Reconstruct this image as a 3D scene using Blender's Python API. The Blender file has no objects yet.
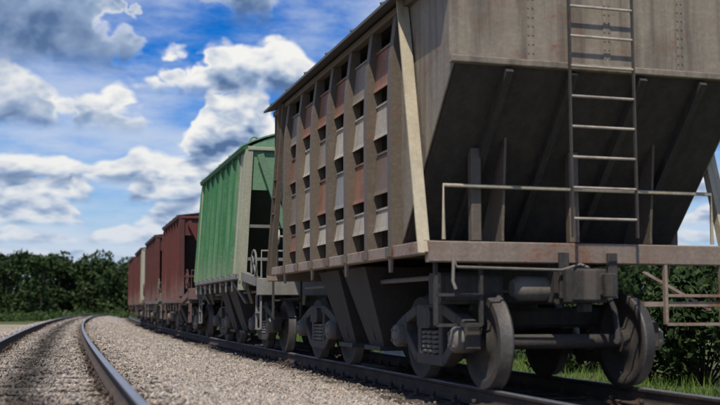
import bpy, math, random
import numpy as np
from mathutils import Vector, Matrix
R = math.radians
rng = np.random.default_rng(7)
random.seed(7)
sc = bpy.context.scene
col = sc.collection

# ------------------------------------------------------------------ camera
FPX, HOR, VP = 1050.0, 308.0, 37.0
PSI = math.atan((360 - VP) / FPX)
PITCH = math.atan((HOR - 202.5) / FPX)
CAM_H = 0.60
cam = bpy.data.cameras.new('camera')
cam.sensor_width = 36.0
cam.lens = 36.0 * FPX / 720.0
cam.clip_start, cam.clip_end = 0.1, 4000
cam.dof.use_dof = True
cam.dof.focus_distance = 16.0
cam.dof.aperture_fstop = 1.4
cam_ob = bpy.data.objects.new('camera', cam)
col.objects.link(cam_ob)
cam_ob.location = (0, 0, CAM_H)
cam_ob.rotation_euler = (math.pi / 2 + PITCH, 0, -PSI)
sc.camera = cam_ob
sc.view_settings.view_transform = 'Standard'
sc.view_settings.look = 'None'
sc.view_settings.exposure = 0.0
sc.view_settings.gamma = 1.0

# ------------------------------------------------------------------ sun and sky
SUN_EL = R(58)
SUN_H = Vector((-0.52, -0.854)).normalized()
sun = bpy.data.lights.new('sun', 'SUN')
sun.energy = 4.2
sun.angle = R(0.55)
sun.color = (1.0, 0.93, 0.82)
sun_ob = bpy.data.objects.new('sun', sun)
col.objects.link(sun_ob)
sdir = Vector((SUN_H.x * math.cos(SUN_EL), SUN_H.y * math.cos(SUN_EL), math.sin(SUN_EL)))
sun_ob.rotation_euler = sdir.to_track_quat('Z', 'Y').to_euler()
sun_ob.location = (-20, -20, 40)

world = bpy.data.worlds.new('World')
sc.world = world
world.use_nodes = True


class NT:
    """small helper to write node trees"""
    def __init__(s, tree):
        s.t = tree
        s.n = tree.nodes
        s.l = tree.links

    def put(s, sock, v):
        if v is None:
            return
        if isinstance(v, bpy.types.NodeSocket):
            s.l.new(v, sock)
        else:
            sock.default_value = v

    def math(s, op, a, b=None, c=None, clamp=False):
        n = s.n.new('ShaderNodeMath')
        n.operation = op
        n.use_clamp = clamp
        for i, v in enumerate((a, b, c)):
            if v is not None:
                s.put(n.inputs[i], v)
        return n.outputs[0]

    def vec(s, x, y, z):
        n = s.n.new('ShaderNodeCombineXYZ')
        for i, v in enumerate((x, y, z)):
            s.put(n.inputs[i], v)
        return n.outputs[0]

    def sep(s, v):
        n = s.n.new('ShaderNodeSeparateXYZ')
        s.put(n.inputs[0], v)
        return n.outputs

    def vmul(s, v, k):
        n = s.n.new('ShaderNodeVectorMath')
        n.operation = 'MULTIPLY'
        s.put(n.inputs[0], v)
        s.put(n.inputs[1], k)
        return n.outputs[0]

    def noise(s, v, scale, detail=4, rough=0.55, dist=0.0):
        n = s.n.new('ShaderNodeTexNoise')
        s.put(n.inputs['Vector'], v)
        n.inputs['Scale'].default_value = scale
        n.inputs['Detail'].default_value = detail
        n.inputs['Roughness'].default_value = rough
        n.inputs['Distortion'].default_value = dist
        return n.outputs['Fac']

    def smooth(s, v, lo, hi):
        n = s.n.new('ShaderNodeMapRange')
        n.interpolation_type = 'SMOOTHSTEP'
        s.put(n.inputs[0], v)
        n.inputs[1].default_value = lo
        n.inputs[2].default_value = hi
        return n.outputs[0]

    def mix(s, f, a, b, mode='MIX'):
        n = s.n.new('ShaderNodeMix')
        n.data_type = 'RGBA'
        n.blend_type = mode
        s.put(n.inputs[0], f)
        for sock, v in ((n.inputs[6], a), (n.inputs[7], b)):
            if isinstance(v, tuple) and len(v) == 3:
                v = v + (1.0,)
            s.put(sock, v)
        return n.outputs[2]


def build_world():
    w = NT(world.node_tree)
    w.n.clear()
    sky = w.n.new('ShaderNodeTexSky')
    sky.sky_type = 'NISHITA'
    sky.sun_disc = False
    sky.sun_elevation = SUN_EL
    sky.sun_rotation = math.atan2(SUN_H.x, SUN_H.y)
    sky.air_density = 1.0
    sky.dust_density = 0.3
    sky.ozone_density = 4.0
    hs = w.n.new('ShaderNodeHueSaturation')
    hs.inputs['Saturation'].default_value = 1.6
    hs.inputs['Value'].default_value = 1.2
    hs.inputs['Hue'].default_value = 0.518
    w.l.new(sky.outputs[0], hs.inputs['Color'])
    tc = w.n.new('ShaderNodeTexCoord')
    d = w.sep(tc.outputs['Generated'])
    u = w.math('SUBTRACT', w.math('ARCTAN2', d[0], d[1]), PSI)
    v = w.math('MAXIMUM', w.math('ARCSINE', d[2]), 0.0)
    # angular position in units of a 1050 px / rad plate; Y grows downwards from the horizon row
    X = w.math('MULTIPLY_ADD', u, FPX, 360.0)
    Y = w.math('MULTIPLY_ADD', v, -FPX, HOR)
    M = lambda p, q, r=None: w.math('MULTIPLY_ADD', p, q, r) if r is not None else w.math('MULTIPLY', p, q)
    # clouds shrink towards the horizon
    near = w.math('ADD', w.math('DIVIDE', v, .30), .42)
    pb = w.math('LOGARITHM', w.math('ADD', v, .13), math.e)

    def billow(off):
        p = w.vec(M(u, 3.9), M(pb, 2.0, off), 2.3)
        fb = w.noise(p, 2.4, 8, .62, .2)
        wob = w.n.new('ShaderNodeTexNoise')
        wob.inputs['Scale'].default_value = 6.0
        wob.inputs['Detail'].default_value = 3.0
        w.l.new(p, wob.inputs['Vector'])
        ad = w.n.new('ShaderNodeVectorMath')
        ad.operation = 'MULTIPLY_ADD'
        w.l.new(wob.outputs['Color'], ad.inputs[0])
        ad.inputs[1].default_value = (.14, .14, .0)
        w.l.new(p, ad.inputs[2])
        vo = w.n.new('ShaderNodeTexVoronoi')
        vo.inputs['Scale'].default_value = 5.5
        vo.inputs['Detail'].default_value = 2.5
        vo.inputs['Roughness'].default_value = .55
        w.l.new(ad.outputs[0], vo.inputs['Vector'])
        return w.math('ADD', M(fb, .66), M(w.math('SUBTRACT', .75, vo.outputs['Distance']), .42))
    b1, b2 = billow(0.0), billow(.10)
    grad = w.math('SUBTRACT', b1, b2)
    wobble = w.math('MULTIPLY', w.math('SUBTRACT', b1, .42), near)

    def one_d(freq, seed):
        n = w.n.new('ShaderNodeTexNoise')
        n.noise_dimensions = '1D'
        w.l.new(M(u, freq, seed), n.inputs['W'])
        n.inputs['Scale'].default_value = 1.0
        n.inputs['Detail'].default_value = 2.5
        return n.outputs['Fac']

    skyc = w.mix(M(w.smooth(v, 0.17, 0.0), .85), hs.outputs[0], (3.1, 4.5, 7.0))
    veil = M(w.smooth(w.noise(w.vec(M(u, 3.0), M(pb, 3.2), 9.1), 1.6, 7, .62), .34, .66), .72)
    c = w.mix(veil, skyc, (6.3, 7.0, 8.1))

    def row(c, base, H, freq, seed, cover, blobs, tone=0.0, soft=9.0, wob=34.0, hazy=0.0, gk=2.1):
        """one bank of cumulus: level base at row `base`, tops up to H above it"""
        cov = w.math('ADD', one_d(freq, seed), cover)
        for cx, rx, wt in blobs:
            du = w.math('DIVIDE', w.math('SUBTRACT', X, cx), rx)
            cov = M(w.math('EXPONENT', M(w.math('MULTIPLY', du, du), -1.0)), wt, cov)
        cov = M(wobble, .75, cov)
        g = w.smooth(cov, .40, .86)
        top = M(g, -H, base)                                       # row of the cloud top
        Yw = M(wobble, -wob * 2.2, Y)
        above = w.math('SUBTRACT', base, M(wobble, wob * .25, Y))  # height over the base
        a_top = w.smooth(w.math('SUBTRACT', Yw, top), -soft * .3, soft * .6)
        a_bot = w.smooth(above, -soft * .6, soft * 1.2)
        al = w.math('MULTIPLY', w.math('MULTIPLY', a_top, a_bot), w.smooth(g, .02, .26))
        t = w.math('DIVIDE', above, w.math('MAXIMUM', M(g, H), 10.0))
        t = M(t, .44, M(grad, gk, .19 + tone))
        ramp = w.n.new('ShaderNodeValToRGB')
        cr = ramp.color_ramp
        cr.elements[0].position, cr.elements[0].color = 0.0, (.95, 1.7, 3.3, 1)
        cr.elements[1].position, cr.elements[1].color = 0.92, (9.0, 8.95, 8.7, 1)
        for ps, cc in ((.26, (2.7, 3.7, 5.5, 1)), (.46, (4.7, 5.5, 6.8, 1)), (.66, (7.2, 7.5, 7.9, 1))):
            cr.elements.new(ps).color = cc
        w.l.new(t, ramp.inputs[0])
        cc = w.mix(hazy, ramp.outputs[0], (4.1, 5.2, 7.0)) if hazy else ramp.outputs[0]
        return w.mix(al, c, cc)
    c = row(c, 262, 16, 16, 3.0, .20, [], .16, 4, 12, .55)
    c = row(c, 246, 20, 13, 9.0, .20, [(120, 60, .1)], .14, 5, 14, .40)
    c = row(c, 228, 26, 11, 17.0, .18, [(60, 60, .12), (170, 50, .12)], .12, 5, 18, .28)
    c = row(c, 205, 30, 9, 23.0, .16, [(40, 50, .16), (200, 60, .12), (115, 25, -.1)], .10, 6, 22, .16)
    c = row(c, 186, 34, 8, 31.0, .13, [(20, 45, .22), (140, 40, .10), (260, 60, .1)], .10, 7, 26, .08)
    c = row(c, 174, 70, 6.5, 37.0, .0, [(205, 100, .32), (20, 50, -.15), (330, 80, .1)], -.02, 10, 46)
    c = row(c, 134, 54, 6, 41.0, .0, [(20, 110, .38), (250, 60, -.3)], -.03, 10, 42, 0.0, 1.2)
    c = row(c, 95, 56, 5.5, 47.0, -.04, [(255, 110, .34), (165, 30, .12), (20, 80, -.2)], -.05, 11, 44)
    c = row(c, 74, 160, 4.5, 53.0, -.10, [(20, 160, .62), (260, 50, -.3)], -.19, 18, 36, 0.0, .75)
    c = row(c, 24, 130, 4.5, 59.0, -.06, [(232, 55, .42), (320, 40, -.3)], -.18, 18, 34, 0.0, .8)
    c = row(c, -75, 150, 4.0, 67.0, .02, [], .0, 16, 50)
    c = row(c, -250, 220, 3.0, 73.0, .02, [], .0, 22, 70)
    c = row(c, -520, 330, 2.4, 79.0, .02, [], .0, 30, 90)
    c = row(c, -900, 500, 1.8, 83.0, .02, [], .0, 40, 110)
    allc = c
    bg = w.n.new('ShaderNodeBackground')
    bg.inputs['Strength'].default_value = 0.10
    w.l.new(allc, bg.inputs['Color'])
    out = w.n.new('ShaderNodeOutputWorld')
    w.l.new(bg.outputs[0], out.inputs['Surface'])


build_world()

# ------------------------------------------------------------------ materials
MATS = {}


def new_mat(name):
    m = bpy.data.materials.new(name)
    m.use_nodes = True
    t = NT(m.node_tree)
    bs = t.n.get('Principled BSDF')
    MATS[name] = m
    return m, t, bs


def bump(t, bs, h, strength, dist=0.01):
    n = t.n.new('ShaderNodeBump')
    n.inputs['Strength'].default_value = strength
    n.inputs['Distance'].default_value = dist
    t.l.new(h, n.inputs['Height'])
    t.l.new(n.outputs[0], bs.inputs['Normal'])


def paint(name, base, rust=(0.16, 0.055, 0.022), amount=0.35, dirt=(0.09, 0.075, 0.06), dirt_amt=0.45,
          rough=0.62, metal=0.0, streak=0.6, scale=1.0, vary=0.18, dust=None):
    """weathered painted steel: rust blotches, vertical run streaks, dirt, small dents"""
    m, t, bs = new_mat(name)
    tc = t.n.new('ShaderNodeTexCoord')
    oi = t.n.new('ShaderNodeObjectInfo')
    sh = t.n.new('ShaderNodeVectorMath')
    sh.operation = 'MULTIPLY_ADD'
    t.l.new(oi.outputs['Random'], sh.inputs[0])
    sh.inputs[1].default_value = (37, 53, 71)
    t.l.new(tc.outputs['Object'], sh.inputs[2])
    p = sh.outputs[0]
    big = t.noise(p, 2.2 * scale, 6, .62)
    fine = t.noise(p, 23 * scale, 5, .6)
    run = t.noise(t.vmul(p, (9 * scale, 9 * scale, .55 * scale)), 1.0, 5, .6)
    v = t.math('MULTIPLY_ADD', oi.outputs['Random'], 2 * vary, 1 - vary)
    c = t.mix(1.0, base, t.vec(v, v, v), 'MULTIPLY')
    fade = tuple(min(1, x * 1.35 + .03) for x in base)
    c = t.mix(t.math('MULTIPLY', t.smooth(fine, .42, .72), .45), c, fade)
    dm = t.math('MULTIPLY', t.smooth(t.math('ADD', t.math('MULTIPLY', run, streak), t.math('MULTIPLY', big, 1 - streak)), .40, .72), dirt_amt)
    c = t.mix(dm, c, dirt)
    rm = t.math('ADD', t.math('MULTIPLY', big, .55), t.math('MULTIPLY', fine, .45))
    lo = .72 - .45 * amount
    rmask = t.math('MULTIPLY', t.smooth(rm, lo, lo + .13), .9)
    rr = t.mix(fine, rust, tuple(min(1, x * 1.4) for x in rust))
    c = t.mix(rmask, c, rr)
    if dust:
        oz = t.sep(tc.outputs['Object'])[2]
        dz = t.math('ADD', oz, t.math('MULTIPLY', t.math('SUBTRACT', run, .5), 1.6))
        dk = t.math('MULTIPLY', t.smooth(dz, dust + .75, dust - .1), t.math('MULTIPLY_ADD', fine, .6, .0))
        c = t.mix(dk, c, (.30, .25, .205))
    t.l.new(c, bs.inputs['Base Color'])
    t.l.new(t.math('MULTIPLY_ADD', fine, .3, rough - .12), bs.inputs['Roughness'])
    bs.inputs['Metallic'].default_value = metal
    buckle = t.noise(p, .9 * scale, 2, .5)
    bump(t, bs, t.math('ADD', t.math('MULTIPLY', buckle, 3.0), t.math('ADD', big, t.math('MULTIPLY', fine, .35))), .4, .025)
    return m


paint('rib_paint', (.118, .092, .064), amount=.36, dirt_amt=.5)
paint('post_paint', (.40, .345, .235), amount=.22, dirt_amt=.4)
paint('plate_grey', (.19, .155, .115), amount=.36, dirt_amt=.55)
paint('plate_rust', (.21, .105, .062), amount=.55, dirt_amt=.35)
paint('plate_pale', (.37, .325, .26), amount=.26, dirt_amt=.55)
paint('plate_brown', (.145, .10, .07), amount=.4, dirt_amt=.4)
paint('plate_blue', (.19, .185, .175), amount=.15, dirt_amt=.3)
paint('end_sheet', (.22, .185, .135), amount=.36, dirt=(.065, .05, .036), dirt_amt=.75, streak=.8)
paint('sill_paint', (.24, .185, .14), amount=.5, dirt_amt=.45)
paint('dark_steel', (.032, .028, .024), amount=.3, rust=(.06, .035, .022), dirt=(.10, .088, .072), dirt_amt=.5, rough=.75)
paint('slope_steel', (.034, .03, .024), amount=.36, rust=(.06, .036, .024), dirt=(.075, .064, .05), dirt_amt=.75, rough=.8, streak=.75)
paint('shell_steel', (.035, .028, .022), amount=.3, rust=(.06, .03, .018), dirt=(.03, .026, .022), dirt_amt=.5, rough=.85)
paint('roof_steel', (.07, .068, .066), amount=.3, rust=(.09, .05, .03), dirt_amt=.4)
paint('bogie_steel', (.045, .039, .032), amount=.35, rust=(.08, .045, .027), dirt=(.10, .088, .072), dirt_amt=.6, rough=.8)
paint('bogie_dusty', (.16, .142, .115), amount=.2, rust=(.10, .055, .032), dirt=(.08, .07, .06), dirt_amt=.55, rough=.8)
paint('green_paint', (.016, .135, .042), amount=.06, rust=(.10, .06, .03), dirt=(.13, .19, .12), dirt_amt=.30, streak=.85, vary=.1, dust=1.45)
paint('green_light', (.115, .235, .125), amount=.08, dirt=(.16, .18, .13), dirt_amt=.4)
paint('green_rib', (.035, .17, .06), amount=.08, dirt=(.25, .30, .2), dirt_amt=.5, streak=.85, dust=1.45)
paint('green_dark', (.012, .028, .017), amount=.1, dirt=(.03, .035, .03), dirt_amt=.3)
paint('cream_paint', (.31, .305, .22), amount=.18, dirt=(.15, .22, .13), dirt_amt=.6, streak=.9)
paint('grey_paint', (.19, .185, .16), amount=.2, dirt_amt=.4)
paint('red_paint', (.105, .020, .014), amount=.2, rust=(.06, .026, .016), dirt=(.05, .022, .016), dirt_amt=.55, streak=.85, vary=.14, dust=1.1)
paint('red_dull', (.085, .018, .013), amount=.2, rust=(.055, .027, .017), dirt=(.045, .024, .018), dirt_amt=.5, streak=.85, dust=1.1)
paint('inside_dark', (.03, .018, .015), amount=.3, dirt=(.03, .026, .024), dirt_amt=.3, rough=.85)
paint('wheel_steel', (.045, .038, .032), amount=.4, rust=(.10, .05, .028), dirt=(.05, .041, .032), dirt_amt=.5, rough=.8)
paint('tread_steel', (.12, .11, .10), amount=.1, dirt_amt=.5, rough=.58, metal=.6)
paint('rail_side', (.045, .032, .023), amount=.5, rust=(.085, .045, .025), dirt=(.09, .07, .055), dirt_amt=.5, rough=.9, streak=.2)
paint('rail_head', (.40, .40, .41), amount=.0, dirt=(.20, .17, .15), dirt_amt=.25, rough=.42, metal=.85, streak=.1, vary=0)
paint('white_paint', (.66, .66, .63), amount=.08, dirt_amt=.35)
paint('rubber', (.02, .02, .02), amount=.0, dirt=(.07, .06, .05), dirt_amt=.5, rough=.9)
paint('concrete_white', (.62, .61, .58), amount=.05, dirt=(.3, .28, .25), dirt_amt=.5, rough=.9)
paint('concrete_blue', (.05, .14, .40), amount=.05, dirt=(.2, .22, .25), dirt_amt=.3, rough=.8)


def earth(name, c1, c2, c3, s1, s2, bs_=.5, bd=.03, att=None):
    m, t, bs = new_mat(name)
    g = t.n.new('ShaderNodeNewGeometry')
    p = g.outputs['Position']
    a = t.noise(p, s1, 6, .6)
    b = t.noise(p, s2, 6, .65)
    c = t.mix(t.smooth(a, .35, .68), c1, c2)
    c = t.mix(t.math('MULTIPLY', t.smooth(b, .45, .7), .7), c, c3)
    t.l.new(c, bs.inputs['Base Color'])
    bs.inputs['Roughness'].default_value = .95
    bs.inputs['Specular IOR Level'].default_value = .15
    bump(t, bs, b, bs_, bd)
    return m


earth('ground', (.060, .085, .026), (.10, .105, .045), (.17, .14, .085), .12, 2.5)
earth('sand', (.34, .285, .205), (.27, .23, .16), (.17, .165, .09), .35, 5)
earth('wood_sleeper', (.105, .088, .07), (.07, .058, .046), (.17, .15, .125), 3, 40, .6, .01)


def mat_ballast(name, attr):
    m, t, bs = new_mat(name)
    if attr:
        at = t.n.new('ShaderNodeAttribute')
        at.attribute_name = 'tone'
        c = at.outputs['Color']
        g = t.n.new('ShaderNodeNewGeometry')
        f = t.noise(g.outputs['Position'], 60, 3, .6)
        c = t.mix(1.0, c, t.mix(f, (.72, .72, .72), (1.28, 1.26, 1.22)), 'MULTIPLY')
        t.l.new(c, bs.inputs['Base Color'])
        bump(t, bs, f, .4, .006)
    else:
        g = t.n.new('ShaderNodeNewGeometry')
        p = g.outputs['Position']
        vo = t.n.new('ShaderNodeTexVoronoi')
        vo.inputs['Scale'].default_value = 26
        t.l.new(p, vo.inputs['Vector'])
        at = t.n.new('ShaderNodeAttribute')
        at.attribute_name = 'tone'
        s = t.sep(vo.outputs['Color'])
        bright = t.math('MULTIPLY_ADD', s[0], .8, .72)
        c = t.mix(1.0, at.outputs['Color'], t.vec(bright, bright, bright), 'MULTIPLY')
        c = t.mix(t.math('MULTIPLY', t.smooth(vo.outputs['Distance'], .35, .8), .5), c, (.13, .112, .095))
        t.l.new(c, bs.inputs['Base Color'])
        bump(t, bs, t.math('SUBTRACT', 1.0, vo.outputs['Distance']), .9, .04)
    bs.inputs['Roughness'].default_value = .9
    bs.inputs['Specular IOR Level'].default_value = .25
    return m


mat_ballast('ballast', False)
mat_ballast('ballast_stone', True)


def mat_leaf(name, c1, c2):
    m, t, bs = new_mat(name)
    g = t.n.new('ShaderNodeNewGeometry')
    f = t.noise(g.outputs['Position'], .45, 4, .6)
    f2 = g.outputs['Random Per Island']
    c = t.mix(t.smooth(t.math('ADD', t.math('MULTIPLY', f, .7), t.math('MULTIPLY', f2, .3)), .3, .7), c1, c2)
    t.l.new(c, bs.inputs['Base Color'])
    bs.inputs['Roughness'].default_value = .7
    bs.inputs['Specular IOR Level'].default_value = .2
    return m


mat_leaf('foliage', (.022, .042, .012), (.040, .066, .018))
mat_leaf('foliage_light', (.032, .062, .014), (.055, .088, .022))
mat_leaf('grass_blade', (.06, .12, .018), (.13, .19, .04))
earth('bark', (.06, .045, .035), (.09, .07, .05), (.03, .025, .02), 4, 20)


# ------------------------------------------------------------------ mesh helpers
class MB:
    def __init__(s):
        s.v, s.f, s.mi, s.sm = [], [], [], []

    def add(s, verts, faces, mi=0, smooth=False):
        o = len(s.v)
        s.v += [tuple(p) for p in verts]
        s.f += [tuple(i + o for i in f) for f in faces]
        s.mi += [mi] * len(faces)
        s.sm += [smooth] * len(faces)
        return s

    def box(s, x0, x1, y0, y1, z0, z1, mi=0):
        v = [(x, y, z) for x in (x0, x1) for y in (y0, y1) for z in (z0, z1)]
        return s.add(v, [(0, 1, 3, 2), (4, 6, 7, 5), (0, 4, 5, 1), (2, 3, 7, 6), (0, 2, 6, 4), (1, 5, 7, 3)], mi)

    def cbox(s, x0, x1, y0, y1, z0, z1, c=.01, mi=0):
        """box with chamfered edges running along its longest axis"""
        d = (x1 - x0, y1 - y0, z1 - z0)
        k = d.index(max(d))
        lo, hi = (x0, y0, z0), (x1, y1, z1)
        i, j = [(1, 2), (2, 0), (0, 1)][k]
        poly = [(lo[i] + c, lo[j]), (hi[i] - c, lo[j]), (hi[i], lo[j] + c), (hi[i], hi[j] - c),
                (hi[i] - c, hi[j]), (lo[i] + c, hi[j]), (lo[i], hi[j] - c), (lo[i], lo[j] + c)]
        return s.prism(poly, 'xyz'[k], lo[k], hi[k], mi)

    def prism(s, poly, axis, a0, a1, mi=0, smooth=False):
        """axis x: poly=(y,z); y: poly=(z,x); z: poly=(x,y)"""
        def P(a, p):
            return {'x': (a, p[0], p[1]), 'y': (p[1], a, p[0]), 'z': (p[0], p[1], a)}[axis]
        n = len(poly)
        v = [P(a0, p) for p in poly] + [P(a1, p) for p in poly]
        f = [tuple(range(n))[::-1], tuple(range(n, 2 * n))]
        s.add(v, f, mi)
        o = len(s.v) - 2 * n
        q = [(i + o, (i + 1) % n + o, (i + 1) % n + n + o, i + n + o) for i in range(n)]
        s.f += q
        s.mi += [mi] * n
        s.sm += [smooth] * n
        return s

    def bar(s, p0, p1, w, h, up=(0, 0, 1), mi=0):
        p0, p1 = Vector(p0), Vector(p1)
        d = (p1 - p0).normalized()
        a = d.cross(Vector(up))
        if a.length < 1e-4:
            a = d.cross(Vector((1, 0, 0)))
        a.normalize()
        b = a.cross(d)
        v = []
        for p in (p0, p1):
            for i, j in ((-1, -1), (1, -1), (1, 1), (-1, 1)):
                v.append(p + a * (i * w / 2) + b * (j * h / 2))
        return s.add(v, [(3, 2, 1, 0), (4, 5, 6, 7), (0, 1, 5, 4), (1, 2, 6, 5), (2, 3, 7, 6), (3, 0, 4, 7)], mi)

    def tube(s, pts, r, n=8, mi=0, closed=False):
        pts = [Vector(p) for p in pts]
        rings, m = [], len(pts)
        prev = None
        for i, p in enumerate(pts):
            if closed:
                d = pts[(i + 1) % m] - pts[i - 1]
            else:
                d = pts[min(i + 1, m - 1)] - pts[max(i - 1, 0)]
            d.normalize()
            if prev is None:
                a = d.cross(Vector((0, 0, 1)))
                if a.length < .05:
                    a = d.cross(Vector((1, 0, 0)))
            else:
                a = prev - d * prev.dot(d)
            a.normalize()
            prev = a
            b = d.cross(a)
            rr = r[i] if isinstance(r, (list, tuple)) else r
            rings.append([p + (a * math.cos(2 * math.pi * k / n) + b * math.sin(2 * math.pi * k / n)) * rr for k in range(n)])
        v = [q for ring in rings for q in ring]
        f = []
        for i in range(m if closed else m - 1):
            j = (i + 1) % m
            for k in range(n):
                f.append((i * n + k, i * n + (k + 1) % n, j * n + (k + 1) % n, j * n + k))
        s.add(v, f, mi, True)
        if not closed:
            s.add(rings[0], [tuple(range(n))[::-1]], mi)
            s.add(rings[-1], [tuple(range(n))], mi)
        return s

    def lathe_x(s, prof, c, n=28, mi=0, mis=None):
        """revolve (x, r) profile round the x axis through c"""
        v, f, m_ = [], [], []
        for x, r in prof:
            for k in range(n):
                a = 2 * math.pi * k / n
                v.append((c[0] + x, c[1] + r * math.cos(a), c[2] + r * math.sin(a)))
        o = len(s.v)
        s.v += v
        for i in range(len(prof) - 1):
            for k in range(n):
                s.f.append((o + i * n + k, o + i * n + (k + 1) % n, o + (i + 1) * n + (k + 1) % n, o + (i + 1) * n + k))
                s.mi.append(mis[i] if mis else mi)
                s.sm.append(False if abs(prof[i][1] - prof[i + 1][1]) > .02 and abs(prof[i][0] - prof[i + 1][0]) < .004 else True)
        return s

    def mesh(s, name, mats, bevel=0.0):
        me = bpy.data.meshes.new(name)
        me.from_pydata(s.v, [], s.f)
        for m in (mats if isinstance(mats, (list, tuple)) else [mats]):
            me.materials.append(MATS[m])
        me.polygons.foreach_set('material_index', s.mi)
        me.polygons.foreach_set('use_smooth', s.sm)
        import bmesh
        bm = bmesh.new()
        bm.from_mesh(me)
        if bevel:
            bmesh.ops.remove_doubles(bm, verts=bm.verts, dist=1e-5)
            bmesh.ops.bevel(bm, geom=[e for e in bm.edges if len(e.link_faces) == 2 and e.calc_face_angle(0) > .5], offset=bevel,
                            offset_type='OFFSET', segments=2, profile=.5, affect='EDGES', clamp_overlap=True)
        bmesh.ops.recalc_face_normals(bm, faces=bm.faces)
        bm.to_mesh(me)
        bm.free()
        return me

    def build(s, name, mats, parent=None, loc=(0, 0, 0)):
        return put(name, s.mesh(name, mats), parent, loc)


def put(name, me, parent=None, loc=(0, 0, 0)):
    o = bpy.data.objects.new(name, me)
    col.objects.link(o)
    o.location = loc
    if parent:
        o.parent = parent
    return o


def empty(name, loc=(0, 0, 0), rz=0, parent=None):
    o = bpy.data.objects.new(name, None)
    o.empty_display_size = .3
    col.objects.link(o)
    o.location = loc
    o.rotation_euler = (0, 0, rz)
    if parent:
        o.parent = parent
    return o


def tag(o, label=None, cat=None, group=None, kind=None):
    for k, v in (('label', label), ('category', cat), ('group', group), ('kind', kind)):
        if v:
            o[k] = v
    return o


def copy_tree(o, parent=None):
    c = o.copy()
    col.objects.link(c)
    c.parent = parent
    for ch in list(o.children):
        copy_tree(ch, c)
    return c


def fast_mesh(name, verts, faces, mat, tone=None):
    """verts (n,3), faces (m,k) numpy"""
    me = bpy.data.meshes.new(name)
    n, (m, k) = len(verts), faces.shape
    me.vertices.add(n)
    me.vertices.foreach_set('co', np.ascontiguousarray(verts, dtype=np.float32).ravel())
    me.loops.add(m * k)
    me.loops.foreach_set('vertex_index', np.ascontiguousarray(faces, dtype=np.int32).ravel())
    me.polygons.add(m)
    me.polygons.foreach_set('loop_start', np.arange(0, m * k, k, dtype=np.int32))
    me.polygons.foreach_set('loop_total', np.full(m, k, dtype=np.int32))
    if tone is not None:
        at = me.color_attributes.new('tone', 'FLOAT_COLOR', 'POINT')
        c = np.ones((n, 4), dtype=np.float32)
        c[:, :3] = tone
        at.data.foreach_set('color', c.ravel())
    me.update(calc_edges=True)
    me.validate()
    me.shade_flat()
    me.materials.append(MATS[mat])
    return me


# ------------------------------------------------------------------ track geometry
CURV = 0.0004
TRAIN_Z = -0.22


def own_x(y):
    return -0.22 + .0115 * y + CURV * y * y


def train_x(y):
    return 5.20 + CURV * y * y


def own_h(y):
    return .0115 + 2 * CURV * y


def train_h(y):
    return 2 * CURV * y


# ------------------------------------------------------------------ ground
def sheet(name, prof, path, y0, y1, dy, mat, tonef=None):
    """cross-section prof [(offset, z)] swept along a path function"""
    ys = np.arange(y0, y1 + .001, dy)
    V, F, T = [], [], []
    k = len(prof)
    for y in ys:
        x = path(y)
        for o, z in prof:
            V.append((x + o, y, z))
    for i in range(len(ys) - 1):
        for j in range(k - 1):
            a = i * k + j
            F.append((a, a + 1, a + k + 1, a + k))
    V = np.array(V)
    tone = tonef(V) if tonef else None
    return put(name, fast_mesh(name, V, np.array(F), mat, tone))


g = MB()
g.add([(-1200, -300, -.78), (1200, -300, -.78), (1200, 2000, -.78), (-1200, 2000, -.78)], [(0, 1, 2, 3)])
tag(g.build('ground', 'ground'), kind='structure')


def tone_at(x, y, n=None):
    """ballast colour: pale grey-pink crushed stone, brown-black drips along the track middles"""
    n = len(x) if n is None else n
    base = np.array([.365, .318, .270])
    c = np.repeat(base[None], n, 0)
    off = x - (-0.22 + .0115 * y + CURV * y * y)
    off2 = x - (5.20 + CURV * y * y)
    wob = .05 * np.sin(y * 1.3) + .04 * np.sin(y * 3.1 + 1)
    oil = np.exp(-((off + .05 + wob) / .26) ** 2) * .80
    rust = np.exp(-((np.abs(off) - .78) / .17) ** 2) * .70
    rail_dark2 = np.exp(-((np.abs(off2) - .78) / .45) ** 2) * .72  # wide darker, browner bands around the train's rails
    mid_dark2 = np.exp(-(off2 / .9) ** 2) * .75  # darker across the middle of the train's track
    dark = 1 - np.clip(oil + rust + rail_dark2 + mid_dark2, 0, .86)
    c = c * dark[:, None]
    br = np.clip(rust + rail_dark2, 0, 1)[:, None]
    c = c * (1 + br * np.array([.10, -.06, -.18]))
    return c


def surf_z(x, y):
    """height of the ballast surface"""
    off = x - (-0.22 + .0115 * y + CURV * y * y)
    off2 = (5.20 + CURV * y * y) - x
    gap = off + off2
    t = np.clip((off - 1.25) / np.maximum(gap - 2.9, .4), 0, 1)
    z = -.215 + t * -.235
    z = np.where(off < -1.5, -.215 + (off + 1.5) * .22, z)
    z = np.where(off2 < -1.5, -.45 + (off2 + 1.5) * .5, z)
    z = z + .018 * np.sin(x * 2.3 + y * .7) * np.sin(y * 1.1 - x) + .012 * np.sin(x * 5.1) * np.sin(y * 4.3)
    return z


ys = np.concatenate([np.arange(-4, 40, .25), np.arange(40, 200, 1.0)])
nx = 61
V = []
for y in ys:
    x0, x1 = own_x(y) - 2.6, train_x(y) + 2.15
    V.append(np.stack([np.linspace(x0, x1, nx), np.full(nx, y)], 1))
V = np.concatenate(V)
Z = surf_z(V[:, 0], V[:, 1])
ii = np.arange(len(ys) - 1)[:, None] * nx + np.arange(nx - 1)[None]
F = np.stack([ii, ii + 1, ii + nx + 1, ii + nx], -1).reshape(-1, 4)
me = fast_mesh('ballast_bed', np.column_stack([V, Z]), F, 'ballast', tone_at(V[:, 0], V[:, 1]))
tag(put('ballast_bed', me), kind='structure')

sheet_ob = sheet('sandy_path', [(-60, -.74), (-30, -.62), (-14, -.50), (-6, -.44), (-2.45, -.44)], own_x, -4, 70, 2.0, 'sand')
tag(sheet_ob, kind='structure')


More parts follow.
